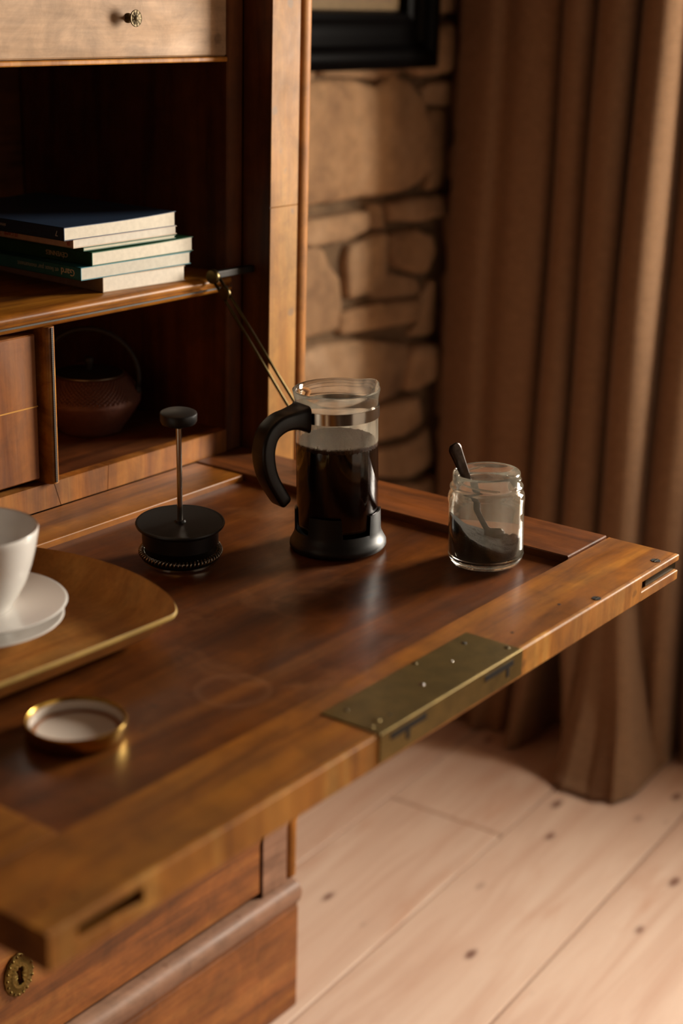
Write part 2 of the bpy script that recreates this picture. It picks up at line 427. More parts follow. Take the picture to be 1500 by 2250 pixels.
# stones of the visible strip, laid out on the wall plane from where they stand in the photograph
CAM = cam_o.matrix_world
def on_wall(px, py, y):
    d = CAM.to_3x3() @ Vector(((px-750)/3392.44, -(py-1125)/3392.44, -1)); o = CAM.translation
    q = o+d*((y-o.y)/d.y); return (q.x, q.z)
TR = [
 [(110,440),(190,372),(330,352),(470,395),(530,330),(610,370),(650,460),(692,600),(692,740),(640,800),(560,850),(430,874),(260,898),(110,925)],
 [(110,990),(430,938),(432,1030),(330,1072),(110,1112)],
 [(440,915),(500,915),(506,1022),(442,1022)],
 [(518,905),(764,872),(768,965),(680,988),(520,995)],
 [(90,1130),(212,1108),(262,1200),(312,1250),(322,1380),(290,1492),(90,1530)],
 [(330,1122),(440,1062),(502,1040),(512,1240),(440,1312),(338,1342)],
 [(524,1060),(620,1033),(712,1050),(727,1130),(692,1214),(640,1228),(536,1196)],
 [(305,1408),(480,1352),(652,1340),(640,1432),(480,1472),(305,1500)],
 [(524,1222),(640,1240),(660,1330),(470,1345),(450,1318)],
 [(80,1610),(200,1558),(380,1530),(604,1542),(612,1660),(560,1772),(470,1810),(80,1760)],
 [(662,1340),(725,1250),(725,1500),(620,1512),(655,1440)],
 [(618,1556),(728,1545),(728,1700),(645,1740),(585,1760)],
 [(440,1835),(640,1776),(664,1900),(560,1962),(440,1990)],
 [(440,2012),(620,1985),(705,1905),(728,2080),(600,2150),(440,2140)],
 [(440,2165),(650,2172),(728,2120),(735,2300),(440,2300)],
 [(70,1800),(240,1790),(425,1838),(425,1985),(230,1995),(70,1985)],
 [(70,2010),(260,2018),(425,2008),(425,2150),(75,2155)],
 [(75,2178),(425,2168),(425,2300),(75,2300)],
 [(640,-120),(840,-120),(830,58),(690,68),(640,60)],
 [(560,110),(812,108),(806,320),(655,345),(560,300)],
 [(672,392),(812,358),(808,468),(690,476)],
 [(706,500),(806,490),(776,832),(690,850),(715,740)],
 [(210,308),(520,300),(600,322),(480,352),(235,345)],
 [(100,300),(200,300),(180,360),(105,425)],
]
for k, poly in enumerate(TR):
    pts = [on_wall(600+a/2.046, b/2.045, WY) for a, b in poly]
    mx_ = sum(a for a, _ in pts)/len(pts); mz_ = sum(b for _, b in pts)/len(pts)
    pts = [(mx_+(a-mx_)*1.05, mz_+(b-mz_)*1.05) for a, b in pts]
    stone(pts, random.uniform(.012, .024) if k not in (2, 20, 21, 8) else .010)
def fill(x0, x1, z0, z1, rh=.14, sw=.22):
    z = z0
    while z < z1-.02:
        h = min(random.uniform(rh*.7, rh*1.3), z1-z)
        if z1-(z+h) < .05: h = z1-z
        x = x0
        while x < x1-.02:
            w = min(random.uniform(sw*.55, sw*1.3), x1-x)
            if x1-(x+w) < .06: w = x1-x
            j = lambda: random.uniform(-.012, .012)
            g = .008
            stone([(x+g+j(), z+g+j()), (x+w/2, z+g+j()), (x+w-g+j(), z+g+j()), (x+w-g+j(), z+h/2), (x+w-g+j(), z+h-g+j()), (x+w/2, z+h-g+j()), (x+g+j(), z+h-g+j()), (x+g+j(), z+h/2)], random.uniform(.018, .035))
            x += w
        z += h
fill(.07, .47, .02, 1.9); fill(.47, .90, .02, .36); fill(.90, 1.10, .02, 1.9, .12, .2); fill(.47, .90, 1.20, 1.9)

# --- right wall with the window, left wall, ceiling
MAT['plaster'] = plain('old lime plaster', 'b39a7c', .9, nscale=12, namt=.2, bmp=.2)
MAT['plaster_dark'] = plain('dark unseen wall', '4a3422', .8, nscale=6, namt=.3)
wx = (WALLX, WALLX+.35)
struct(link('wall_right', boxes([(wx[0], wx[1], WIN_Y[1], WY+.35, 0, 2.45), (wx[0], wx[1], -2.5, WIN_Y[0], 0, 2.45),
    (wx[0], wx[1], WIN_Y[0], WIN_Y[1], 0, WIN_Z[0]), (wx[0], wx[1], WIN_Y[0], WIN_Y[1], WIN_Z[1], 2.45)]), MAT['plaster']))
struct(link('wall_left', box(-2.4, -2.3, -2.5, WY+.35, 0, 2.45), MAT['plaster_dark']))  # unseen wall, added dark to keep ambient from the left low
struct(link('ceiling', box(-2.4, WALLX+.35, -2.5, WY+.35, 2.45, 2.55), MAT['plaster_dark']))
struct(link('added_front_wall', boxes([(-2.4, -.55, -2.5, -2.4, 0, 2.45), (-.55, WALLX+.35, -2.5, -2.4, 2.1, 2.45)]), MAT['plaster_dark']))  # added unseen wall; its opening shapes the ambient into fill from the front
MAT['window_wood'] = plain('painted window wood', '8d8270', .6, nscale=30)
fx = WALLX+.14
fr = [(fx, fx+.05, WIN_Y[0], WIN_Y[0]+.045, WIN_Z[0], WIN_Z[1]), (fx, fx+.05, WIN_Y[1]-.045, WIN_Y[1], WIN_Z[0], WIN_Z[1]),
      (fx, fx+.05, WIN_Y[0], WIN_Y[1], WIN_Z[0], WIN_Z[0]+.05), (fx, fx+.05, WIN_Y[0], WIN_Y[1], WIN_Z[1]-.05, WIN_Z[1])]
ym = sum(WIN_Y)/2; zm = sum(WIN_Z)/2
fr += [(fx, fx+.05, ym-.02, ym+.02, WIN_Z[0], WIN_Z[1]), (fx+.01, fx+.04, WIN_Y[0], WIN_Y[1], zm-.012, zm+.012)]
win = struct(link('window_1', boxes(fr), MAT['window_wood']))
for a, b in ((WIN_Y[0]+.045, ym-.02), (ym+.02, WIN_Y[1]-.045)):
    for c, d in ((WIN_Z[0]+.05, zm-.012), (zm+.012, WIN_Z[1]-.05)):
        link('pane', box(fx+.022, fx+.026, a, b, c, d), MAT['jar_glass'], win)
link('window_sill', box(WALLX-.03, WALLX+.139, WIN_Y[0], WIN_Y[1], WIN_Z[0]-.03, WIN_Z[0], .004), MAT['window_wood'], win)

# ================================================================== secretary desk
desk = thing('secretary_desk', 'old walnut fall-front secretary desk with its writing flap lowered', 'desk', DESK_LOC)
Y0, YF = .056, .020                     # front of the inner case, front of the outer stiles
XL = -.74; XC = -.37
TOP = 1.62
mir = lambda x: 2*XC-x
# outer uprights
for s in (0, 1):
    X = (lambda a, b: (a, b)) if s == 0 else (lambda a, b: (mir(b), mir(a)))
    x0, x1 = X(.0, .0435)
    # front post in two lengths, with the joint seen in the photograph
    pst = link('stile', box(x0, x1, YF+.0016, Y0, .17, TOP, .0004, 1), MAT['dark_z'], desk)  # darker post colour carries the shade of the return face
    link('stile_facing', box(x0, x1, YF, YF+.0015, .1715, .66, .0005, 1), MAT['mould'], pst)
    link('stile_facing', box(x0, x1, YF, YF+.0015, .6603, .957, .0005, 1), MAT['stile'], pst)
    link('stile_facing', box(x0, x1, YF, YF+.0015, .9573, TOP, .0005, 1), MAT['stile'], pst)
    x0, x1 = X(.0435, .058)
    link('side_panel', box(x0, x1, .037, .36, .17, TOP, .001, 1), MAT['dark_z'], desk)
    xb = .0588 if s == 0 else mir(.0588)
    link('corner_bead', lathe([(0, .1715), (.0112, .1715), (.0112, TOP), (0, TOP)], (xb, .0330, 0), 32), MAT['bead'], desk, angle=40)
    x0, x1 = X(-.0236, .0)
    link('inner_side', box(x0, x1, Y0, .35, T+.0005, TOP, .0015, 1), MAT['dark_z'], desk)
link('back_panel', box(mir(.058), .058, .351, .36, .17, TOP), MAT['dark_x'], desk)
link('top_board', box(mir(.075), .075, .0, .365, TOP, TOP+.03, .004), MAT['dark_x'], desk)
IX0, IX1 = mir(-.0236), -.0236
# sill below the compartments: carcass board plus veneer lipping in pieces
link('compartment_floor', box(IX0, IX1, Y0+.012, .35, T+.0005, T+.0235), MAT['dark_x'], desk)
js = [IX0, -.60, -.47, -.345, -.2655, -.1950, -.095, IX1]
sl = [0, .004, -.003, .0015, .008, -.002, .001, 0]       # slant of each joint
for k in range(len(js)-1):
    a0, a1 = js[k]+.0004, js[k+1]-.0004
    pl = [(a0+sl[k], T+.0005), (a1+sl[k+1], T+.0005), (a1, T+.0245), (a0, T+.0245)]
    link('sill_lipping', prism(pl, Y0, Y0+.0118, 'Y'), MAT['sill'], desk)
# shelf with rounded nose
zs = T+.170
nose = [(.36-.012, zs), (.054, zs), (.050, zs+.002), (.049, zs+.005)] + [(Y0+.004-.010*math.sin(a), zs+.0115-.0055*math.cos(a)) for a in [math.radians(q) for q in (40, 65, 90, 115, 140, 160)]] + [(.062, zs+.0172), (.348, zs+.0172)]
shelf = link('shelf', prism(nose, IX0+.0003, IX1-.0003, 'X'), MAT['shelf'], desk, angle=50)
link('inlay_strip', box(IX0+.001, IX1-.001, .0482, .0495, zs+.0046, zs+.0062), MAT['inlay_x'], shelf)
# dividers
for xd in (-.2686, mir(-.2686)):
    pl = [(xd-.0055, .34), (xd-.0055, .056), (xd-.0045, .052), (xd-.002, .050), (xd+.003, .050), (xd+.0055, .0515), (xd+.006, .054), (xd+.006, .34)]
    dv = link('divider', prism(pl, T+.0247, zs-.0002, 'Z'), MAT['shelf'], desk, angle=40)
    link('inlay_strip', box(xd-.0002, xd+.0020, .0488, .0500, T+.026, zs-.001), MAT['inlay_z'], dv)
# small drawer between the dividers
for xa, xb in ((-.4590, -.2790), (mir(-.279), -.4615)):
    sd = link('drawer', box(xa, xb, .0585, .30, T+.0300, zs-.006, .0012, 1), MAT['small_drawer'], desk)
    link('stringing_line', box(xa+.001, xb-.0004, .0580, .0586, T+.0978, T+.0990), MAT['stringing'], sd)
# wide drawer above
dz0 = T+.3965
ud = link('drawer', box(IX0+.001, IX1-.001, Y0, .34, dz0, dz0+.17, .0015, 1), MAT['drawer'], desk)
link('drawer_lip', box(IX0+.0008, IX1-.0008, Y0-.0014, .34, dz0-.0052, dz0-.0006, .001, 1), MAT['edge'], ud)
kn = lathe([(0, -.0005), (.0044, -.0005), (.0042, .001), (.0026, .0022), (.0023, .0062), (.0042, .0078), (.0070, .0086), (.0074, .0094), (.0070, .0100), (.0052, .0096), (.0046, .0100), (.0030, .0099), (.0020, .0108), (0, .0112)], n=32,
           rfun=lambda r, z, a: (r, z+(.0004*math.cos(10*a) if .003 < r < .0062 and z > .009 else 0)))
for kx in (-.1580, mir(-.158)):
    k2 = kn.copy(); k2.transform(Matrix.Translation((kx, Y0, T+.4305)) @ Matrix.Rotation(PI/2, 4, 'X'))
    link('knob', k2, plain('dull brass knob', '54462c', .5, .8, nscale=300, namt=.4), ud, angle=50)
link('carcass_board', box(IX0, IX1, Y0, .35, dz0+.172, TOP), MAT['dark_x'], desk)

# lower case
LZ = .172
link('lower_carcass', box(mir(.0), 0, .034, .35, LZ, T-.03), MAT['dark_x'], desk)
for z0, z1 in ((LZ+.006, .425), (.430, T-.032)):
    ld = link('drawer', box(XL+.002, -.0025, YF+.002, .30, z0, z1, .0015, 1), MAT['low'], desk)
    if z0 < .3:
        ez = .2685; ex = -.3640
        # oval escutcheon: pierced rim, leafy border, keyhole
        ev, ef = [], []
        n = 48
        rr = [(0.0, .0030), (.30, .0030), (.42, .0040), (.50, .0030), (.56, .0042), (.62, .0030), (.80, .0036), (.90, .0030), (1.0, .0018), (1.0, 0)]
        for q, (s, h) in enumerate(rr):
            for i in range(n):
                a = 2*PI*i/n
                wob = 1+(.02*math.cos(16*a) if s > .85 else 0)
                hh = h+(.0011*math.cos(24*a) if .58 < s < .88 else 0)+(.0007*math.cos(12*a) if .25 < s < .45 else 0)
                ev.append((ex+.0178*s*wob*math.cos(a), YF+.0018-hh, ez+.0235*s*wob*math.sin(a)))
        for q in range(len(rr)-1):
            for i in range(n):
                ef.append((q*n+i, q*n+(i+1) % n, (q+1)*n+(i+1) % n, (q+1)*n+i))
        kh = [(ex+.0042*math.cos(a), ez+.005+.0042*math.sin(a)) for a in [math.radians(q) for q in range(-50, 231, 20)]] + [(ex-.0036, ez-.0105), (ex+.0036, ez-.0105)]
        ef.append(tuple((len(rr)-1)*n+i for i in range(n)))
        me_e = M(ev, ef); bq = bmesh.new(); bq.from_mesh(me_e); bmesh.ops.remove_doubles(bq, verts=bq.verts, dist=1e-7); bmesh.ops.recalc_face_normals(bq, faces=bq.faces); bq.to_mesh(me_e); bq.free(); es = link('escutcheon', me_e, MAT['brass'], ld, smooth=True)
        cut = link('cutter', prism(kh, YF-.02, YF+.020, 'Y'), None, desk)
        for tgt in (ld, es):
            md = tgt.modifiers.new('bore', 'BOOLEAN'); md.operation = 'DIFFERENCE'; md.object = cut; md.solver = 'EXACT'
            dg = bpy.context.evaluated_depsgraph_get(); dg.update()
            nm = bpy.data.meshes.new_from_object(tgt.evaluated_get(dg)); tgt.modifiers.clear(); tgt.data = nm
        bpy.data.objects.remove(cut)
        for i in range(18):
            a = 2*PI*i/18
            b = lathe([(0, -.0016), (.0011, -.0011), (.0016, 0), (.0011, .0011), (0, .0016)], (ex+.0158*math.cos(a), YF-.0012, ez+.0209*math.sin(a)), 8)
            link('pearl', b, MAT['brass'], es, smooth=True)
# plinth section with its half-round moulding
pm = [(.010, .145), (.008, .150), (.0065, .157), (.008, .1635), (.012, .168), (.018, .1705), (.03, .171), (.03, .145)]
link('base_moulding', prism(pm, mir(.0565), .0565, 'X'), MAT['mould'], desk, angle=50)
link('moulding_groove', box(mir(.0545), .0545, .012, .10, .139, .1448), MAT['low'], desk)
link('plinth', box(mir(.0555), .0555, .010, .36, 0, .1388, .003), MAT['low'], desk)
link('base_moulding', prism([(.035, .145), (.0575, .145), (.059, .150), (.0595, .157), (.058, .1635), (.054, .168), (.048, .1705), (.035, .171)], .0305, .36, 'Y'), MAT['mould'], desk, angle=50)

# writing flap
yb, yi, yp, xr_i, xl_i = .0552, -.0085, -.3747, -.0725, -.6668
YFR = -.444
fall = link('writing_flap', box(xl_i-.003, xr_i+.003, yp-.003, yi+.003, T-.019, T-.0062), MAT['panel'], desk)
link('rail', box(xl_i, xr_i, yi, yb, T-.023, T, .0012, 2), MAT['rail'], fall)
link('rail', box(xr_i+.0002, -.0004, yp+.0012, yb, T-.023, T+.0012, .0010, 2), MAT['rail_y'], fall)
link('rail', box(XL+.0004, xl_i-.0002, yp+.0008, yb, T-.023, T+.0004, .0010, 2), MAT['rail'], fall)
sec = rrect(YFR+.004, yp, T-.0235, T, .0016, 3)
front = link('rail', prism([(YFR+.0012, T-.0235)]+[(yp-.0006, T-.0235), (yp, T-.0228), (yp, T-.0012), (yp-.0012, T), (YFR+.0040, T), (YFR+.0040, T-.0228)], XL+.07, -.071, 'X'), MAT['rail'], fall)
cs = [(YFR+.004, T-.0235), (yp, T-.0235), (yp, T-.0012), (yp-.0012, T), (YFR+.004, T), (YFR+.004, T-.0060), (YFR+.016, T-.0060), (YFR+.016, T-.0145), (YFR+.004, T-.0145)]
link('rail_end', prism(cs, -.071, -.0004, 'X'), MAT['rail'], front)
link('rail_end', prism(cs, XL+.0204, XL+.07, 'X'), MAT['rail'], front)
link('rail_end', prism([cs[0], cs[1], cs[2], cs[3], cs[4]], XL+.0004, XL+.0204, 'X'), MAT['rail'], front)
# pale lipping along the front edge (three lengths: cut away at the bolts)
def lip(z0, z1, r):
    q = [(YFR+.0038, z0), (YFR+.0038, z1)]
    q += [(YFR+r-r*math.sin(a), z1-r+r*math.cos(a)) for a in [math.radians(d) for d in (0, 30, 60, 90)]]
    q += [(YFR+r-r*math.cos(a), z0+r-r*math.sin(a)) for a in [math.radians(d) for d in (0, 30, 60, 90)]]
    return q
link('edge_lipping', prism(lip(T-.0235, T, .0016), XL+.07, -.071, 'X'), MAT['edge'], fall)
link('edge_lipping', prism(lip(T-.0235, T, .0016), XL+.0004, XL+.0204, 'X'), MAT['edge'], fall)
for a, b in ((-.071, -.0004), (XL+.0204, XL+.07)):
    link('edge_lipping', prism(lip(T-.0060, T, .0014), a, b, 'X'), MAT['edge'], fall)
    link('edge_lipping', prism(lip(T-.0235, T-.0145, .0012), a, b, 'X'), MAT['edge'], fall)
link('bolt_plate', box(-.058, .0008, YFR+.0030, YFR+.0165, T-.0138, T-.0066, .0004, 1), MAT['brass_dark'], fall)
link('bolt_plate', box(XL+.024, XL+.068, YFR+.0050, YFR+.0165, T-.0138, T-.0066, .0004, 1), MAT['brass_dark'], fall)
# brass lock plate on top and its return over the edge
lk = link('lock_plate', box(-.4508, -.2700, YFR+.0002, -.3955, T-.0005, T+.0007, .0003, 1), MAT['brass'], fall)
link('lock_selvedge', box(-.4512, -.2696, YFR-.0012, YFR+.0006, T-.0205, T+.0008, .0003, 1), MAT['brass'], lk)
for a, b in ((-.4395, -.3975), (-.3225, -.2830)):
    link('bolt_slot', box(a, b, YFR-.0015, YFR-.0011, T-.0075, T-.0030), MAT['iron'], lk)
for a in (-.4190, -.2905):
    link('bolt_slot', box(a-.0018, a+.0018, YFR-.0015, YFR-.0011, T-.0145, T-.0075), MAT['iron'], lk)
def dome(x, y, z, r, h, n=14):
    return lathe([(0, h), (r*.5, h*.9), (r*.85, h*.55), (r, 0), (r, -.001)], (x, y, z), n)
CAMP = CAM.translation
def on_top(px, py, z):
    d = CAM.to_3x3() @ Vector(((px-750)/3392.44, -(py-1125)/3392.44, -1)); q = CAMP+d*((z-CAMP.z)/d.z); return q
for px, py, r, mt in ((1019, 1413, .0020, 'iron'), (1015, 1412, .0013, 'steel'), (760, 1560, .0018, 'brass_dark'), (827, 1582, .0030, 'brass'), (815, 1597, .0022, 'brass'), (925, 1503, .0024, 'steel'), (910, 1457, .0022, 'brass_dark'), (1113, 1423, .0022, 'brass_dark'), (992, 1452, .0012, 'steel'), (855, 1570, .0010, 'iron')):
    q = on_top(px, py, T+.0007); link('rivet', dome(q.x, q.y, T+.0006, r, .0006), MAT[mt], lk, smooth=True)
for px, py, r in ((1440, 1232, .0042), (1310, 1315, .0038)):
    q = on_top(px, py, T); s = link('screw', lathe([(0, .0004), (r, .0004), (r, -.002)], (q.x, q.y, T), 16), MAT['iron'], fall)
    link('screw_slot', box(q.x-r*.9, q.x+r*.9, q.y-.0005, q.y+.0005, T+.0003, T+.0007), MAT['brass_dark'], s)
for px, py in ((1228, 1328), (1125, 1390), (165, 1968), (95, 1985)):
    q = on_top(px, py, T); link('nail_hole_disc', lathe([(0, .00015), (.0014, .00015), (.0014, -.001)], (q.x, q.y, T), 12), MAT['iron'], fall)  # flat dark discs stand in for the shade inside nail holes
# stay: two parallel brass rods from the inner side to the flap's right edge
piv = Vector((-.0565, .0430, T+.1885)); end = Vector((-.0060, -.0630, T+.006))
dr = (end-piv).normalized(); up = Vector((1, 0, 0)).cross(dr).normalized()*-1
if up.z < 0: up = -up
st = link('stay', tube([piv+up*.0042, end+up*.0052], .0016, 10), MAT['brass_dark'], desk, smooth=True)
link('stay_rod', tube([piv-up*.0042, end-up*.0052], .0016, 10), MAT['brass_dark'], st, smooth=True)
def disc_x(c, r, t): 
    me = lathe([(0, -t), (r*.9, -t), (r, -t*.6), (r, t*.6), (r*.9, t), (0, t)], n=24); me.transform(Matrix.Translation(c) @ Matrix.Rotation(PI/2, 4, 'Y')); return me
link('stay_pivot', disc_x(piv-Vector((.003, 0, -.001)), .0072, .0028), MAT['brass_dark'], st, angle=40)
link('stay_lug', box(piv.x-.001, -.0003, piv.y-.0035, piv.y+.0035, piv.z-.001, piv.z+.006, .001), MAT['iron'], st)
sv = []
for c, r, t in ((piv+dr*.018, .0068, .0022),): link('stay_collar', disc_x(c, r, t), MAT['brass_dark'], st, angle=40)
link('stay_foot', box(end.x-.004, end.x+.0055, end.y-.010, end.y+.010, T+.0013, T+.0115, .001), MAT['brass_dark'], st)

# ================================================================== things on the desk
def place(root, lean=0.0, axis=None):
    if lean: root.rotation_mode = 'QUATERNION'; root.rotation_quaternion = Matrix.Rotation(lean, 3, axis).to_quaternion()
PZ = T-.0060                              # height of the sunken panel

# ---- French press
pc = Vector((-.1645, -.1953, PZ+.0017))
LEFT = math.atan2(-RT.y, -RT.x)
press = thing('french_press', 'glass french press with black plastic handle and base beside the open jar', 'coffee press', pc)
HD = (-RT*.80-AW*.60).normalized(); HA = math.atan2(HD.y, HD.x)
def az(px_off_deg):      # azimuth of a spot on the side facing the viewer, degrees to the right of the line of sight
    return math.atan2(-AW.y, -AW.x)+math.radians(px_off_deg)
# base with flared foot and stepped, notched collar
def base_fun(r, z, a):
    if z > .0300:
        da = math.degrees((a-az(0)+PI) % (2*PI)-PI)
        m = (da-28) % 90
        if m > 45: m -= 90
        if abs(m) < 21: return r, .0165+.0
        return r, z-(.000 if abs(m) > 24 else .0005)
    return r, z
bp = [(0, .001), (.036, .0), (.0415, .0), (.0426, .002), (.0424, .005), (.0405, .0085), (.0385, .0125), (.0378, .0160), (.0376, .0340), (.0362, .0340), (.0362, .0105), (0, .0105)]
link('base', lathe(bp, pc, 180, rfun=base_fun), MAT['black'], press, angle=38)
gr = .0357; gi = .0341; GH = .1406
prof = [(0, .0125), (.027, .0125), (.0325, .0150), (gr, .0215), (gr, .1270), (gr+.0004, .1335), (gr+.0018, GH-.0012), (gr+.0020, GH), (gr+.0008, GH+.0008), (gi+.0010, GH-.0002), (gi, .1325), (gi, .0230), (.0315, .0170), (.0265, .0146), (0, .0146)]
SP = HA+PI
def spout(r, z, a):
    d = (a-SP+PI) % (2*PI)-PI
    k = max(0, 1-abs(d)/.46); k = k*k*(3-2*k)
    h = max(0, (z-.125)/(GH-.125)) if z > .125 else 0
    return r+k*h*h*.0048, z+k*h*h*.0012
link('beaker', lathe(prof, pc, 96, rfun=spout), MAT['glass'], press, angle=60)
# steel band
bm_ = [(gr+.0002, .1172), (gr+.0011, .1172), (gr+.0011, .1270), (gr+.0002, .1270)]
link('band', lathe(bm_, pc, 72, closed=True), MAT['steel'], press, angle=40)
# handle
TG = Vector((-HD.y, HD.x, 0))
def hp(rho, z, off=0): return pc+HD*rho+TG*off+Vector((0, 0, z))
cl = spline([(.0366, .1215, 0), (.0480, .1218, 0), (.0600, .1202, 0), (.0705, .1135, 0), (.0752, .1025, 0), (.0756, .0900, 0), (.0722, .0755, 0), (.0640, .0600, 0), (.0568, .0490, 0)], 6)
path, secs = [], []
NP = len(cl)
for i, p in enumerate(cl):
    t = (cl[min(i+1, NP-1)]-cl[max(i-1, 0)]).normalized(); nrm = Vector((-t.y, t.x, 0))   # in (rho,z)
    f = i/(NP-1)
    th = .0150*(1-f)+.0115*f; wd = .0115*(1-min(1, f*3))+.0098*min(1, f*3)
    if f < .20: th += .0085*(1-f/.20)**2; wd += .003*(1-f/.20)**2
    if f > .93: s = math.sqrt(max(.05, 1-((f-.93)/.075)**2)); th *= s; wd *= s
    ring = []
    for u, v in rrect(-wd, wd, -th*.5, th*.5, min(wd, th)*.30, 3):
        ring.append(HD*(nrm.x*v)+Vector((0, 0, nrm.y*v))+TG*u)
    path.append(hp(p.x, p.y)); secs.append(ring)
link('handle', sweep(path, secs), MAT['black_gloss'], press, angle=50)
place(press, math.radians(-2.0), AW)
press.rotation_quaternion = Matrix.Rotation(math.radians(-2.0), 3, AW).to_quaternion()

# coffee in the press, with a rim of froth
def coffee_mat():
    m, nt, bs = new_mat('black coffee')
    bs.inputs['Base Color'].default_value = lin('150602'); bs.inputs['Roughness'].default_value = .08
    return m
MAT['coffee'] = coffee_mat()
MAT['froth'] = plain('coffee froth', '4a2810', .6, nscale=420, namt=.9, bmp=.8)
cr = gi+.0004; CZ = .0955
cof = thing('coffee', 'black coffee with a brown froth rim inside the glass press', 'coffee', pc)
link('liquid', lathe([(0, .0150), (.026, .0150), (.0310, .0175), (cr, .0236), (cr, CZ-.0032), (0, CZ-.0032)], pc, 72), MAT['coffee'], cof, angle=50)
def frf(r, z, a):
    q = mnoise.noise(Vector((math.cos(a)*22, math.sin(a)*22, z*300)))
    return r, z+(q*.0012 if r > .03 else 0)
fp = [(cr, CZ-.0040), (cr, CZ-.0005), (cr-.0008, CZ+.0006), (cr*.8, CZ-.0006), (cr*.5, CZ-.001), (0, CZ-.001)]
link('froth', lathe(fp, pc, 120, rfun=frf), MAT['froth'], cof, smooth=True)
place(cof, math.radians(-2.0), AW)

# ---- press plunger
plc = Vector((-.2827, -.1165, PZ))
plg = thing('press_plunger', 'black press lid with steel rod, round knob and coiled filter lying on the desk', 'plunger', plc)
link('lid_disc', lathe([(0, .0345), (.0345, .0345), (.0362, .0350), (.0374, .0346), (.0378, .0336), (.0372, .0322), (.0345, .0300), (.0325, .0292), (.0322, .0165), (.0312, .0155), (0, .0155)], plc, 96), MAT['black'], plg, angle=40)
link('boss', lathe([(0, .0362), (.0040, .0362), (.0050, .0344)], plc, 32), MAT['black'], plg, angle=40)
rod = link('rod', lathe([(.0023, .012), (.0023, .122), (0, .122)], plc, 24), MAT['steel'], plg, angle=40)
link('knob', lathe([(0, .1325), (.0135, .1322), (.0150, .1314), (.0153, .1300), (.0152, .1245), (.0142, .1228), (.0060, .1222), (.0045, .1212), (.0040, .1185), (0, .1185)], plc, 48), MAT['black'], plg, angle=45)
coil = []
nt_ = 64
for i in range(nt_*10+1):
    a = 2*PI*i/(nt_*10); ph = 2*PI*i/10
    R = .0332+.0022*math.cos(ph)
    coil.append(plc+Vector((R*math.cos(a), R*math.sin(a), .0085+.0020*math.sin(ph))))
link('coil', tube(coil, .0006, 5), MAT['steel'], plg, smooth=True)
link('filter_mesh', lathe([(0, .0076), (.0325, .0076), (.0345, .0060), (.0340, .0048), (0, .0048)], plc, 64), MAT['iron'], plg, angle=40)
link('filter_plate', lathe([(0, .0047), (.0300, .0047), (.0318, .0030), (.0318, .0012), (.0300, .0004), (0, .0004)], plc, 64), MAT['steel'], plg, angle=40)
plg.rotation_mode = 'QUATERNION'
plg.rotation_quaternion = Matrix.Rotation(math.radians(4.0), 3, RT).to_quaternion()
plg.location.z += .0018

# ---- jar of ground coffee
jc = Vector((-.1143, -.3168, PZ+.0010))
jar = thing('glass_jar', 'open glass jar with a threaded neck on the writing flap', 'jar', jc)
jr = .0327
jp = [(0, .0022), (.020, .0018), (.0262, .0004), (.0290, .0012), (.0314, .0048), (jr, .0090), (jr-.0006, .0120), (jr-.0006, .0560), (jr, .0600), (jr-.0002, .0635), (.0318, .0665), (.0296, .0690), (.0296, .0702), (.0310, .0712), (.0312, .0728), (.0302, .0742), (.0289, .0750), (.0287, .0835), (.0284, .0852), (.0276, .0858), (.0268, .0850), (.0268, .0700), (.0285, .0665), (.0303, .0625), (.0304, .0120), (.0290, .0078), (.0250, .0060), (0, .0066)]
jp = [(r_, z_*.945) for r_, z_ in jp]
link('jar_body', lathe(jp, jc, 96), MAT['jar_glass'], jar, angle=70)
for k in range(3):
    a0 = k*2*PI/3+.6
    link('screw_thread', tube([jc+Vector(((.0289)*math.cos(a0+q*.1), .0289*math.sin(a0+q*.1), .0765-.0004*q)) for q in range(15)], [.0003]+[.0009]*13+[.0003], 8), MAT['jar_glass'], jar, smooth=True)
JL = math.radians(-2.4)
place(jar, JL, AW)
# grounds: heaped up against the side towards the press
def gh(l, d):
    pts = [(-.031, .046), (-.024, .040), (-.016, .030), (-.006, .0245), (.006, .0200), (.014, .0165), (.022, .0175), (.031, .0215)]
    for (a, ha), (b, hb) in zip(pts, pts[1:]):
        if l <= b: 
            f = (l-a)/(b-a); return ha+(hb-ha)*max(0, f)
    return pts[-1][1]
gv, gf = [], []
NA, NR = 56, 14
for j in range(NR+1):
    for i in range(NA):
        a = 2*PI*i/NA; r = .0301*j/NR
        x, y = r*math.cos(a), r*math.sin(a); l = x*RT.x+y*RT.y; d = x*AW.x+y*AW.y
        z = gh(l, d)+.0016*mnoise.noise(Vector((x*190, y*190, 3)))+.0010*mnoise.noise(Vector((x*500, y*500, 9)))
        gv.append((jc.x+x, jc.y+y, jc.z+z))
nb = len(gv)
for (r, z) in ((.0301, .0125), (.0286, .0080), (.0240, .0068)):
    for i in range(NA):
        a = 2*PI*i/NA; gv.append((jc.x+r*math.cos(a), jc.y+r*math.sin(a), jc.z+z))
rows = [k*NA for k in range(NR+1)]+[nb, nb+NA, nb+2*NA]
for k in range(len(rows)-1):
    for i in range(NA):
        j = (i+1) % NA; gf.append((rows[k]+i, rows[k]+j, rows[k+1]+j, rows[k+1]+i))
gf.append(tuple(rows[-1]+i for i in range(NA)))
MAT['grounds'] = plain('ground coffee', '241a10', .9, nscale=900, namt=.85, bmp=.9)
me = M(gv, gf); me.transform(Matrix.Translation(-jc))
grd = link('ground_coffee', me, MAT['grounds'], None, smooth=True); grd.location = jc
tag(grd, 'dark ground coffee heaped against one side inside the glass jar', 'ground coffee', kind='stuff'); place(grd, JL, AW)
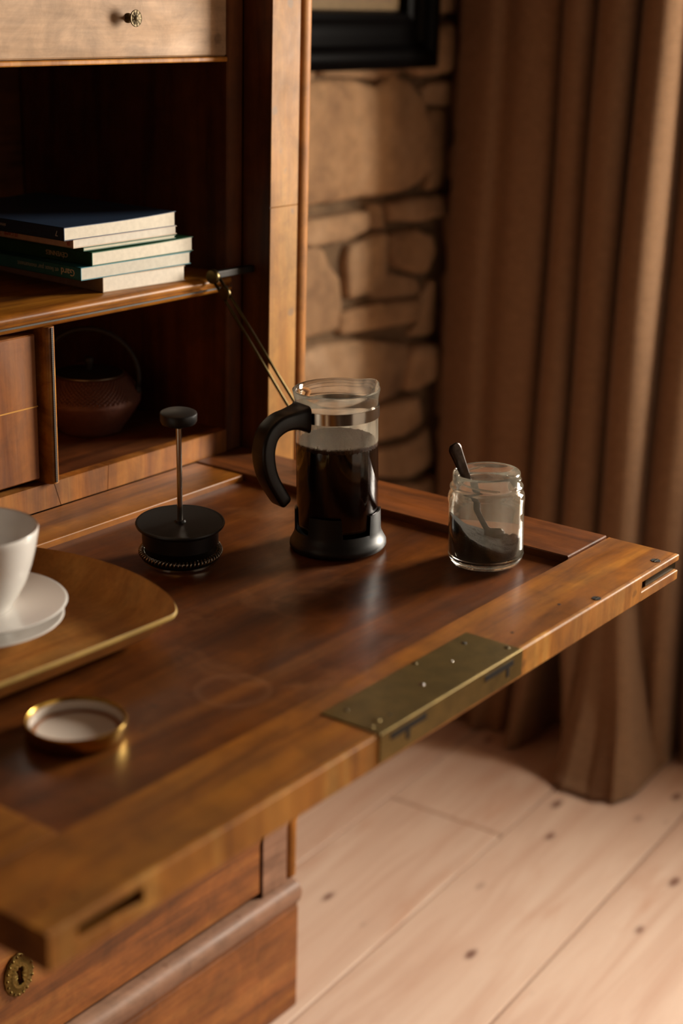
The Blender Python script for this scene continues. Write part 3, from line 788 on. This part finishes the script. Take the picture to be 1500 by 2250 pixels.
# spoon standing in the jar
def J(l, z, d=0): return jc+RT*l+AW*d+Vector((0, 0, z))
sp_path = spline([J(-.0290, .1070, -.006), J(-.0260, .0990, -.005), J(-.0200, .0830, -.003), J(-.0130, .0640, 0), J(-.0050, .0440, .003), J(.0010, .0300, .006), J(.0070, .0210, .008), J(.0140, .0150, .010)], 5)
wds = [.0028, .0046, .0050, .0046, .0034, .0026, .0022, .0022]
NPs = len(sp_path); secs = []
for i, p in enumerate(sp_path):
    t = (sp_path[min(i+1, NPs-1)]-sp_path[max(i-1, 0)]).normalized()
    side = (RT*.86+AW*.35+Vector((0, 0, .3))); side = (side-t*side.dot(t)).normalized(); nn = t.cross(side)
    f = i/(NPs-1)
    w = 1.25*(.0024+.0026*math.sin(min(1, f/.12)*PI/2))*(1-.58*min(1, max(0, (f-.08)/.45)))
    if f > .72: w = .0022+.0085*math.sin((f-.72)/.28*PI*.82)
    if f > .98: w *= .6
    th = .0007 if f < .72 else .0005
    dish = 0 if f < .74 else .003*math.sin((f-.74)/.26*PI)
    ring = []
    for k in range(10):
        a = 2*PI*k/10
        u = math.cos(a)*w
        ring.append(side*u+nn*(math.sin(a)*th+dish*(1-(u/max(w, 1e-5))**2)))
    secs.append(ring)
me = sweep(sp_path, secs); me.transform(Matrix.Translation(-jc))
spn = link('spoon', me, plain('tarnished steel', '4a3f38', .25, 1.0, nscale=300, namt=.5), None, smooth=True); spn.location = jc
tag(spn, 'small tarnished steel spoon standing in the jar of ground coffee', 'spoon'); place(spn, JL, AW)

# ---- gold jar lid lying upside down
lc = Vector((-.5657, -.2838, PZ))
jl = thing('jar_lid', 'gold tin jar lid lying upside down in front of the wooden tray', 'lid', lc)
link('shell', lathe([(0, 0), (.0290, 0), (.0318, .0008), (.0328, .0025), (.0328, .0090), (.0331, .0100), (.0328, .0112), (.0320, .0114), (.0314, .0106), (.0314, .0030), (.0300, .0016), (0, .0016)], lc, 96, rfun=lambda r, z, a: (r+(.0002*math.cos(60*a) if .003 < z < .008 and r > .0322 else 0), z)), MAT['gold'], jl, angle=50)
link('liner', lathe([(0, .0022), (.0255, .0022), (.0268, .0028), (.0290, .0028), (.0306, .0040), (.0309, .0092), (.0300, .0094), (.0296, .0042)], lc, 72), MAT['lid_in'], jl, angle=50)
link('seal_ring', lathe([(.0258, .0029), (.0262, .0034), (.0288, .0034), (.0292, .0029)], lc, 72), plain('lid seal', 'a8724a', .5), jl, smooth=True)

# ---- bent plywood tray
tc = Vector((-.522, -.1280, PZ))
tray = thing('serving_tray', 'rounded bentwood tray with turned-up rim under the white cup', 'tray', tc)
TA, TB = .143, .1085
def outline(a, b, rc, n=10, m=10):
    pts = []
    cs = ((a-rc, b-rc, 0), (-a+rc, b-rc, 90), (-a+rc, -b+rc, 180), (a-rc, -b+rc, 270))
    for q, (cu, cv, a0) in enumerate(cs):
        for k in range(n+1):
            t = math.radians(a0+90*k/n); pts.append((cu+rc*math.cos(t), cv+rc*math.sin(t)))
        nu, nv, na = cs[(q+1) % 4]; t = math.radians(a0+90)
        p0 = pts[-1]; t1 = math.radians(na); p1 = (nu+rc*math.cos(t1), nv+rc*math.sin(t1))
        for k in range(1, m): pts.append((p0[0]+(p1[0]-p0[0])*k/m, p0[1]+(p1[1]-p0[1])*k/m))
    out = []
    for u, v in pts:
        out.append((u-.030*(u/a)*(v/b)**2*(abs(u)/a)**3, v-.003*(v/b)*(u/a)**2))
    return out
rings = [(1.0, .0235), (.965, .0198), (.915, .0130), (.86, .0070), (.79, .0028), (.70, .0010), (.35, .0006)]
def tray_pt(u, v, s, z, endlift):
    e = (abs(u)/TA)**2
    zz = z*(1+.05*e) if z > .006 else z
    return tc+Vector((u*s if s > .5 else u*s, v*s, zz))
ol = outline(TA, TB, .032); n = len(ol)
def inset(u, v, s):
    d = 1-s
    L = math.hypot(u/TA, v/TB)
    return (u*(1-d*.76), v*(1-d*1.0))
vs, fs = [], []
for s, z in rings:
    for u, v in ol:
        a, b = inset(u, v, s); vs.append(tc+Vector((a, b, z+.0045)))
vs.append(tc+Vector((0, 0, .0051)))
k0 = len(vs)
TH = .0046
for s, z in rings:
    for u, v in ol:
        a, b = inset(u, v, s-.022 if s < 1 else .996); vs.append(tc+Vector((a, b, max(.0002, z+.0045-TH if s < .99 else z+.0045-TH*.9))))
vs.append(tc+Vector((0, 0, .0004)))
R = len(rings)
fe = []
for base0 in (0, k0):
    for k in range(R-1):
        for i in range(n):
            j = (i+1) % n; fs.append((base0+k*n+i, base0+k*n+j, base0+(k+1)*n+j, base0+(k+1)*n+i))
    for i in range(n): fs.append((base0+(R-1)*n+i, base0+(R-1)*n+(i+1) % n, base0+R*n))
link('tray_shell', M(vs, fs), MAT['tray'], tray, smooth=True)
ev = [vs[i] for i in range(n)]+[vs[k0+i] for i in range(n)]
ev = [p for p in ev]
mid = [tuple(Vector(vs[i])*.5+Vector(vs[k0+i])*.5+(Vector(vs[i])-tc).normalized()*.0012) for i in range(n)]
link('tray_edge', M([tuple(p) for p in ev]+mid, [(i, (i+1) % n, 2*n+(i+1) % n, 2*n+i) for i in range(n)]+[(2*n+i, 2*n+(i+1) % n, n+(i+1) % n, n+i) for i in range(n)]), MAT['tray_edge'], tray, smooth=True)

tray.rotation_euler = (0, 0, math.radians(-2.7))
# ---- cup and saucers
cc = Vector((-.5064, -.1167, 0)); TZ = PZ+.0052
sauc = [(0, .0078), (.022, .0078), (.0228, .0004), (.0234, 0), (.0252, 0), (.0258, .0006), (.027, .0078), (.040, .0092), (.054, .0122), (.0668, .0146), (.0680, .0153), (.0674, .0160), (.0656, .0157), (.053, .0136), (.040, .0110), (.030, .0105), (0, .0105)]
for k, (dz, dx, dy, lab) in enumerate(((.0, -.0018, .0022, 'white saucer underneath, lying directly on the tray'), (.0108, 0, 0, 'upper white saucer holding the cup, stacked on another'))):
    p = Vector((cc.x+dx, cc.y+dy, TZ+dz+.0))
    me = lathe(sauc, (0, 0, 0), 96)
    o = link('saucer', me, MAT['ceramic'], None, angle=60); o.location = p
    tag(o, lab, 'saucer', 'stacked saucers on the tray')
cz = TZ+.0108+.0107
cupl = Vector((cc.x, cc.y, cz))
cup = thing('coffee_cup', 'white porcelain cup standing on two stacked saucers', 'cup', cupl)
cp = [(0, .0010), (.0235, .0010), (.0250, 0), (.0270, 0), (.0280, .0030), (.0335, .0120), (.0388, .0230), (.0430, .0360), (.0462, .0500), (.0480, .0610), (.0486, .0660), (.0482, .0672), (.0470, .0668), (.0460, .0600), (.0440, .0490), (.0406, .0350), (.0360, .0220), (.0280, .0100), (.0200, .0060), (0, .0050)]
link('bowl', lathe([(r_, z_*.925) for r_, z_ in cp], cupl, 96), MAT['ceramic'], cup, angle=60)
ca = math.radians(170)
hd = Vector((math.cos(ca), math.sin(ca), 0))
hpth = spline([hd*.0455+Vector((0, 0, .054)), hd*.058+Vector((0, 0, .056)), hd*.068+Vector((0, 0, .047)), hd*.066+Vector((0, 0, .034)), hd*.054+Vector((0, 0, .026)), hd*.0400+Vector((0, 0, .024))], 6)
link('handle', tube([cupl+p for p in hpth], .0036, 10), MAT['ceramic'], cup, smooth=True)

# ================================================================== books on the shelf
SZ = T+.170+.0172
def book(x0, x1, z0, z1, y0, depth, cover, label, bend=0.0, rot=0.0, texts=(), page='pages', cov=.0005, pagecol=None):
    loc = Vector((x0, y0, z0))
    b = thing('book', label, 'book', loc, 'books stacked flat on the shelf')
    w = x1-x0; h = z1-z0
    cm = plain('cover '+label[:18], cover, .5, 0, .1, nscale=90, namt=.2)
    nx = 14
    def bz(x): return bend*max(0, (x/w-.35)/.65)**2
    def slab(xa, xb, ya, yb, za, zb, fn):
        vs, fs = [], []
        for i in range(nx+1):
            x = xa+(xb-xa)*i/nx
            for y in (ya, yb):
                for z in (za, zb): vs.append(loc+Vector((x, y, z+fn(x))))
        for i in range(nx):
            a = i*4; c = a+4
            fs += [(a, a+1, c+1, c), (a+2, c+2, c+3, a+3), (a, c, c+2, a+2), (a+1, a+3, c+3, c+1)]
        fs += [(0, 2, 3, 1), (nx*4, nx*4+1, nx*4+3, nx*4+2)]
        return M(vs, fs)
    lo = lambda x: bz(x)*.5
    bm = bmesh.new()
    for me in (slab(0, w, 0, depth, h-.0006, h, bz), slab(0, w, 0, depth, 0, .0006, lambda x: bz(x)*.0), slab(0, .0007, 0, depth, 0.0, h, lambda x: 0)):
        bm.from_mesh(me)
    link('cover', from_bm(bm), cm, b)
    vs, fs = [], []
    for i in range(nx+1):
        x = .0009+(w-.0022)*i/nx
        for y in (.0006, depth-.001):
            vs.append(loc+Vector((x, y, .0007))); vs.append(loc+Vector((x, y, h-.0007+bz(x))))
    for i in range(nx):
        a = i*4; c = a+4
        fs += [(a, a+1, c+1, c), (a+2, c+2, c+3, a+3), (a, c, c+2, a+2), (a+1, a+3, c+3, c+1)]
    fs += [(0, 2, 3, 1), (nx*4, nx*4+1, nx*4+3, nx*4+2)]
    link('pages', M(vs, fs), MAT['pages'] if pagecol is None else plain('pages '+pagecol, pagecol, .85, nscale=200, namt=.12), b)
    for s, size, start, col, zc in texts:
        me = text_mesh(s, size)
        # text x -> +y, text up -> -z, facing -x
        R = Matrix(((0, 0, -1), (1, 0, 0), (0, -1, 0))).to_4x4()
        me.transform(Matrix.Translation(loc+Vector((-.0001, start, h*.5+size*.34+zc))) @ R)
        o = link('spine_lettering', me, plain('lettering '+s[:6], col, .6), b)
    b.rotation_euler = (0, 0, rot)
    return b
book(-.1870, -.0840, SZ+.0002, SZ+.0148, .0660, .190, 'b8a288', 'thick cream paperback, lowest in the stack', 0, math.radians(-5.0), pagecol='e6dccb')
book(-.2155, -.0730, SZ+.0149, SZ+.0268, .0650, .200, '2c7f8c', 'teal paperback with Gard on its spine', -.0002, math.radians(-2.0),
     (('Gard', .0092, .008, 'f2ecd4', 0), ('et lieux par monument', .0062, .030, 'b8ccc6', 0)), pagecol='cfc9ba')
book(-.2020, -.0680, SZ+.0269, SZ+.0392, .0640, .195, '1b5c3a', 'dark green paperback with pale lettering CÉVENNES on its spine', .0012, math.radians(-1.0),
     (('CÉVENNES', .0062, .032, 'f0dfb4', 0),))
book(-.2085, -.0890, SZ+.0406, SZ+.0440, .0680, .180, '35664a', 'thinnest booklet, between the green and the cream paperbacks', .0, math.radians(-1.5), pagecol='cdc6b0')
book(-.2190, -.0845, SZ+.0441, SZ+.0520, .0700, .185, 'dcc2a8', 'cream paperback with red lettering on its spine', .0, math.radians(-1.0),
     (('IR', .0058, .004, 'b02c1c', 0), ('IT CAMIL  TOUR', .0050, .075, 'b02c1c', 0)), pagecol='d9d0c2')
book(-.2310, -.0870, SZ+.0521, SZ+.0640, .0690, .195, '1d3856', 'navy paperback on top of the stack, its pages curling up', .0022, math.radians(-1.0),
     (('7', .0070, .008, 'd8e0e4', 0), ('simone', .0048, .078, 'b8c2ca', 0)))

# ================================================================== teapot in the compartment
tp = Vector((-.1165, .1600, T+.0236))
pot = thing('iron_teapot', 'brown cast-iron teapot with hobnail relief and arched handle inside the compartment', 'teapot', tp)
def iron_mat(name, col):
    m = plain(name, col, .62, .25, nscale=180, namt=.3, bmp=.2); return m
MAT['pot'] = iron_mat('brown cast iron', '663c2d'); MAT['pot_dark'] = iron_mat('black cast iron', '1e1a18')
bodyp = [(0, .0010), (.028, .0), (.031, .0012), (.0335, .0050), (.0400, .0140), (.0470, .0245), (.0512, .0320), (.0516, .0345), (.0505, .0375), (.0465, .0450), (.0410, .0525), (.0355, .0580), (.0340, .0596), (.0325, .0594), (.0325, .05), (0, .05)]
body = link('pot_body', lathe(bodyp, tp, 72), MAT['pot'], pot, angle=60)
# hobnails: rows of small studs on the shoulder
nub = []
bm = bmesh.new()
rows = 12
for q in range(rows):
    f = q/(rows-1); r = .0502+( .0362-.0502)*f; z = .0385+(.0572-.0385)*f
    r += .0012*math.sin(f*PI)
    cnt = 58
    for i in range(cnt):
        a = 2*PI*(i+.5*(q % 2))/cnt
        s = .0022*(r/.0502)
        nrm = Vector((math.cos(a)*.8, math.sin(a)*.8, .6)); t1 = Vector((-math.sin(a), math.cos(a), 0)); t2 = nrm.cross(t1)
        c = tp+Vector((r*math.cos(a), r*math.sin(a), z))
        v = [bm.verts.new(c+t1*s), bm.verts.new(c+t2*s), bm.verts.new(c-t1*s), bm.verts.new(c-t2*s)]; top = bm.verts.new(c+nrm*.0028)
        for k in range(4): bm.faces.new((v[k], v[(k+1) % 4], top))
hn = link('hobnails', from_bm(bm), MAT['pot'], body, smooth=True); hn['kind'] = 'stuff'
link('pot_lid', lathe([(.0345, .0598), (.0350, .0606), (.0340, .0614), (.0290, .0622), (.0150, .0640), (0, .0645)], tp, 64), MAT['pot_dark'], pot, smooth=True)
link('lid_rim', lathe([(.0338, .0597), (.0352, .0599), (.0355, .0606), (.0350, .0612), (.0338, .0612)], tp, 64), plain('worn grey iron rim', '8a8070', .35, .9), pot, smooth=True)
link('lid_knob', lathe([(.0030, .0635), (.0032, .068), (.0045, .0715), (.0050, .0745), (.0040, .0768), (0, .0772)], tp, 20), MAT['pot_dark'], pot, smooth=True)
ha = RT
hpts = [tp+ha*(.0505*math.cos(a))+Vector((0, 0, .0560+.0500*math.sin(a))) for a in [math.radians(q) for q in range(0, 181, 6)]]
hpts = [tp+ha*.0480+Vector((0, 0, .0430))]+hpts+[tp-ha*.0480+Vector((0, 0, .0430))]
link('arched_handle', tube(hpts, .0026, 10), MAT['pot_dark'], pot, smooth=True)
for s in (1, -1):
    link('handle_lug', disc_x(tp+ha*s*.0475+Vector((0, 0, .0440)), .0050, .0030), MAT['pot_dark'], pot, angle=40)
sd_ = (AW*.9+RT*-.3).normalized()
link('spout', tube([tp+sd_*.040+Vector((0, 0, .030)), tp+sd_*.055+Vector((0, 0, .040)), tp+sd_*.064+Vector((0, 0, .055))], [.010, .007, .0055], 14), MAT['pot'], pot, smooth=True)

# ================================================================== picture on the wall
FX0, FX1, FZ0, FZ1 = .25, .762, 1.062, 1.60
fy = .352
pic = thing('framed_picture', 'black lacquered picture frame hanging on the stone wall', 'picture', ((FX0+FX1)/2, fy, FZ0))
mw = .078
prof_f = [(0, .0), (0, .020), (.006, .026), (.016, .028), (.026, .024), (.032, .016), (.044, .013), (.058, .014), (.066, .019), (.074, .017), (.078, .006), (.078, .0)]
# mitred lengths
def frame_side(p0, p1, inward):
    p0 = Vector(p0); p1 = Vector(p1); d = (p1-p0).normalized()
    inward = Vector(inward); out = Vector((0, -1, 0)); vs = []; m = len(prof_f)
    for w, h in prof_f: vs.append(p0+inward*w+d*w+out*h)
    for w, h in prof_f: vs.append(p1+inward*w-d*w+out*h)
    fs = [(i, (i+1) % m, m+(i+1) % m, m+i) for i in range(m)]+[tuple(range(m)), tuple(range(2*m-1, m-1, -1))]
    return M(vs, fs)
for a, b, i in (((FX0, fy, FZ0), (FX1, fy, FZ0), (0, 0, 1)), ((FX1, fy, FZ0), (FX1, fy, FZ1), (-1, 0, 0)), ((FX1, fy, FZ1), (FX0, fy, FZ1), (0, 0, -1)), ((FX0, fy, FZ1), (FX0, fy, FZ0), (1, 0, 0))):
    link('frame_moulding', frame_side(a, b, i), MAT['picture_black'], pic, angle=35)
def art_mat():
    m, nt, bs = new_mat('brown engraving')
    v = coords(nt); n = noise(nt, v, 9, 6, .6, .6)
    r = ramp(nt, [(.35, lin('3a2a1a')), (.55, lin('6a4c2e')), (.7, lin('8a6a44'))]); nt.links.new(n, r.inputs[0])
    nt.links.new(r.outputs[0], bs.inputs['Base Color']); bs.inputs['Roughness'].default_value = .7
    return m
link('mat_board', box(FX0+mw-.004, FX1-mw+.004, fy-.003, fy+.001, FZ0+mw-.004, FZ1-mw+.004), plain('cream mount', '6e5838', .8, nscale=40), pic)
link('print', box(FX0+mw+.016, FX1-mw-.016, fy-.0036, fy-.0031, FZ0+mw+.012, FZ1-mw-.012), art_mat(), pic)

# ================================================================== curtain
def linen():
    m, nt, bs = new_mat('brown linen')
    tcn = N(nt, 'ShaderNodeTexCoord'); mp = N(nt, 'ShaderNodeMapping'); mp.inputs['Scale'].default_value = (900, 900, 60)
    nt.links.new(tcn.outputs['Object'], mp.inputs[0]); n1 = noise(nt, mp.outputs[0], 1, 3)
    mp2 = N(nt, 'ShaderNodeMapping'); mp2.inputs['Scale'].default_value = (60, 60, 900); nt.links.new(tcn.outputs['Object'], mp2.inputs[0]); n2 = noise(nt, mp2.outputs[0], 1, 3)
    ad = N(nt, 'ShaderNodeMath', operation='ADD'); nt.links.new(n1, ad.inputs[0]); nt.links.new(n2, ad.inputs[1])
    r = ramp(nt, [(.35, lin('765a42')), (.65, lin('947458'))]); hv = N(nt, 'ShaderNodeMath', operation='MULTIPLY'); hv.inputs[1].default_value = .5
    nt.links.new(ad.outputs[0], hv.inputs[0]); nt.links.new(hv.outputs[0], r.inputs[0]); nt.links.new(r.outputs[0], bs.inputs['Base Color'])
    bs.inputs['Roughness'].default_value = .95; bs.inputs['Specular IOR Level'].default_value = .1; bs.inputs['Sheen Weight'].default_value = .15
    bump(nt, bs, hv.outputs[0], .25, .002)
    return m
MAT['linen'] = linen()
# plan of the folds: each pleat from its left to its right valley, and the front it swells to
pleats = [(.366, .189, .852), (.187, .132, .850), (.130, .066, .846), (.064, .004, .846), (.016, -.048, .905), (-.050, -.100, .955)]
key = [(.93, .372, 0, 0)]
for k, (ya, yb, xf) in enumerate(pleats):
    ya -= .0045 if k else 0; yb += .0045; w = ya-yb
    key += [(xf+.085, ya+.002, k, .0), (xf+.018, ya-.0015, k, .06), (xf+.002, ya-.16*w, k, .2), (xf-.007, ya-.42*w, k, .42)]
    if k == 0: key += [(xf+.006, ya-.52*w, k, .52)]
    key += [(xf-.008, ya-.72*w, k, .72), (xf+.001, ya-.94*w, k, .92), (xf+.022, yb-.001, k, 1.0), (xf+.088, yb+.004, k, 1.0)]
sx_ = spline([Vector((a, b, 0)) for a, b, _, _ in key], 4)
plan = []
for i, p in enumerate(sx_):
    q = key[min(i//4, len(key)-1)]
    plan.append((p.x, p.y, q[2], q[3]))
cv, cf = [], []
NZ = 60
ZT = 2.30
for j in range(NZ+1):
    f = j/NZ; z = .006+(ZT-.006)*(f**1.7)
    for x, y, k, q in plan:
        w = .006*mnoise.noise(Vector((y*9, z*2.2, 4)))
        lo = max(0, 1-z/.42); lo2 = max(0, 1-z/.16)
        # the hem spreads on the floor, most of all in the fourth pleat
        amt = {0: .2, 1: .5, 2: .85, 3: 1.0, 4: .25, 5: .1}[k]
        sx = -.060*lo*lo*amt-.05*lo2*lo2*amt*math.sin(PI*q); sy = (-.085*lo*lo*(1 if k > 1 else -.1))*amt
        if k == 3:
            sx += -.04*lo*lo*(1-q)**2; sy += .085*lo*lo*(1-q)**2
        x2 = x+sx+w+.004*math.sin(z*7+k*2)
        x2 += .010*lo*math.sin(y*150+k)
        y2 = y+sy+.5*w
        cv.append((x2, y2, z+(.012*lo2*mnoise.noise(Vector((x*30, y*30, 1))) if z > .02 else 0)))
m = len(plan)
for j in range(NZ):
    for i in range(m-1):
        cf.append((j*m+i, j*m+i+1, (j+1)*m+i+1, (j+1)*m+i))
cur = link('curtain', M(cv, cf), MAT['linen'], None, smooth=True)
tag(cur, 'floor-length brown linen curtain hanging in deep folds beside the stone wall', 'curtain')
so = cur.modifiers.new('thickness', 'SOLIDIFY'); so.thickness = .003; so.offset = 0
rod_ = thing('curtain_rod', 'iron curtain rod above the brown linen curtain', 'curtain rod', (.93, -.4, 2.3))
link('pole', tube([(.90, .36, 2.325), (.90, -1.3, 2.325)], .010, 14), MAT['iron'], rod_, smooth=True)
for yy in (.33, -1.25):
    link('bracket', box(.895, WALLX, yy-.006, yy+.006, 2.318, 2.332), MAT['iron'], rod_)
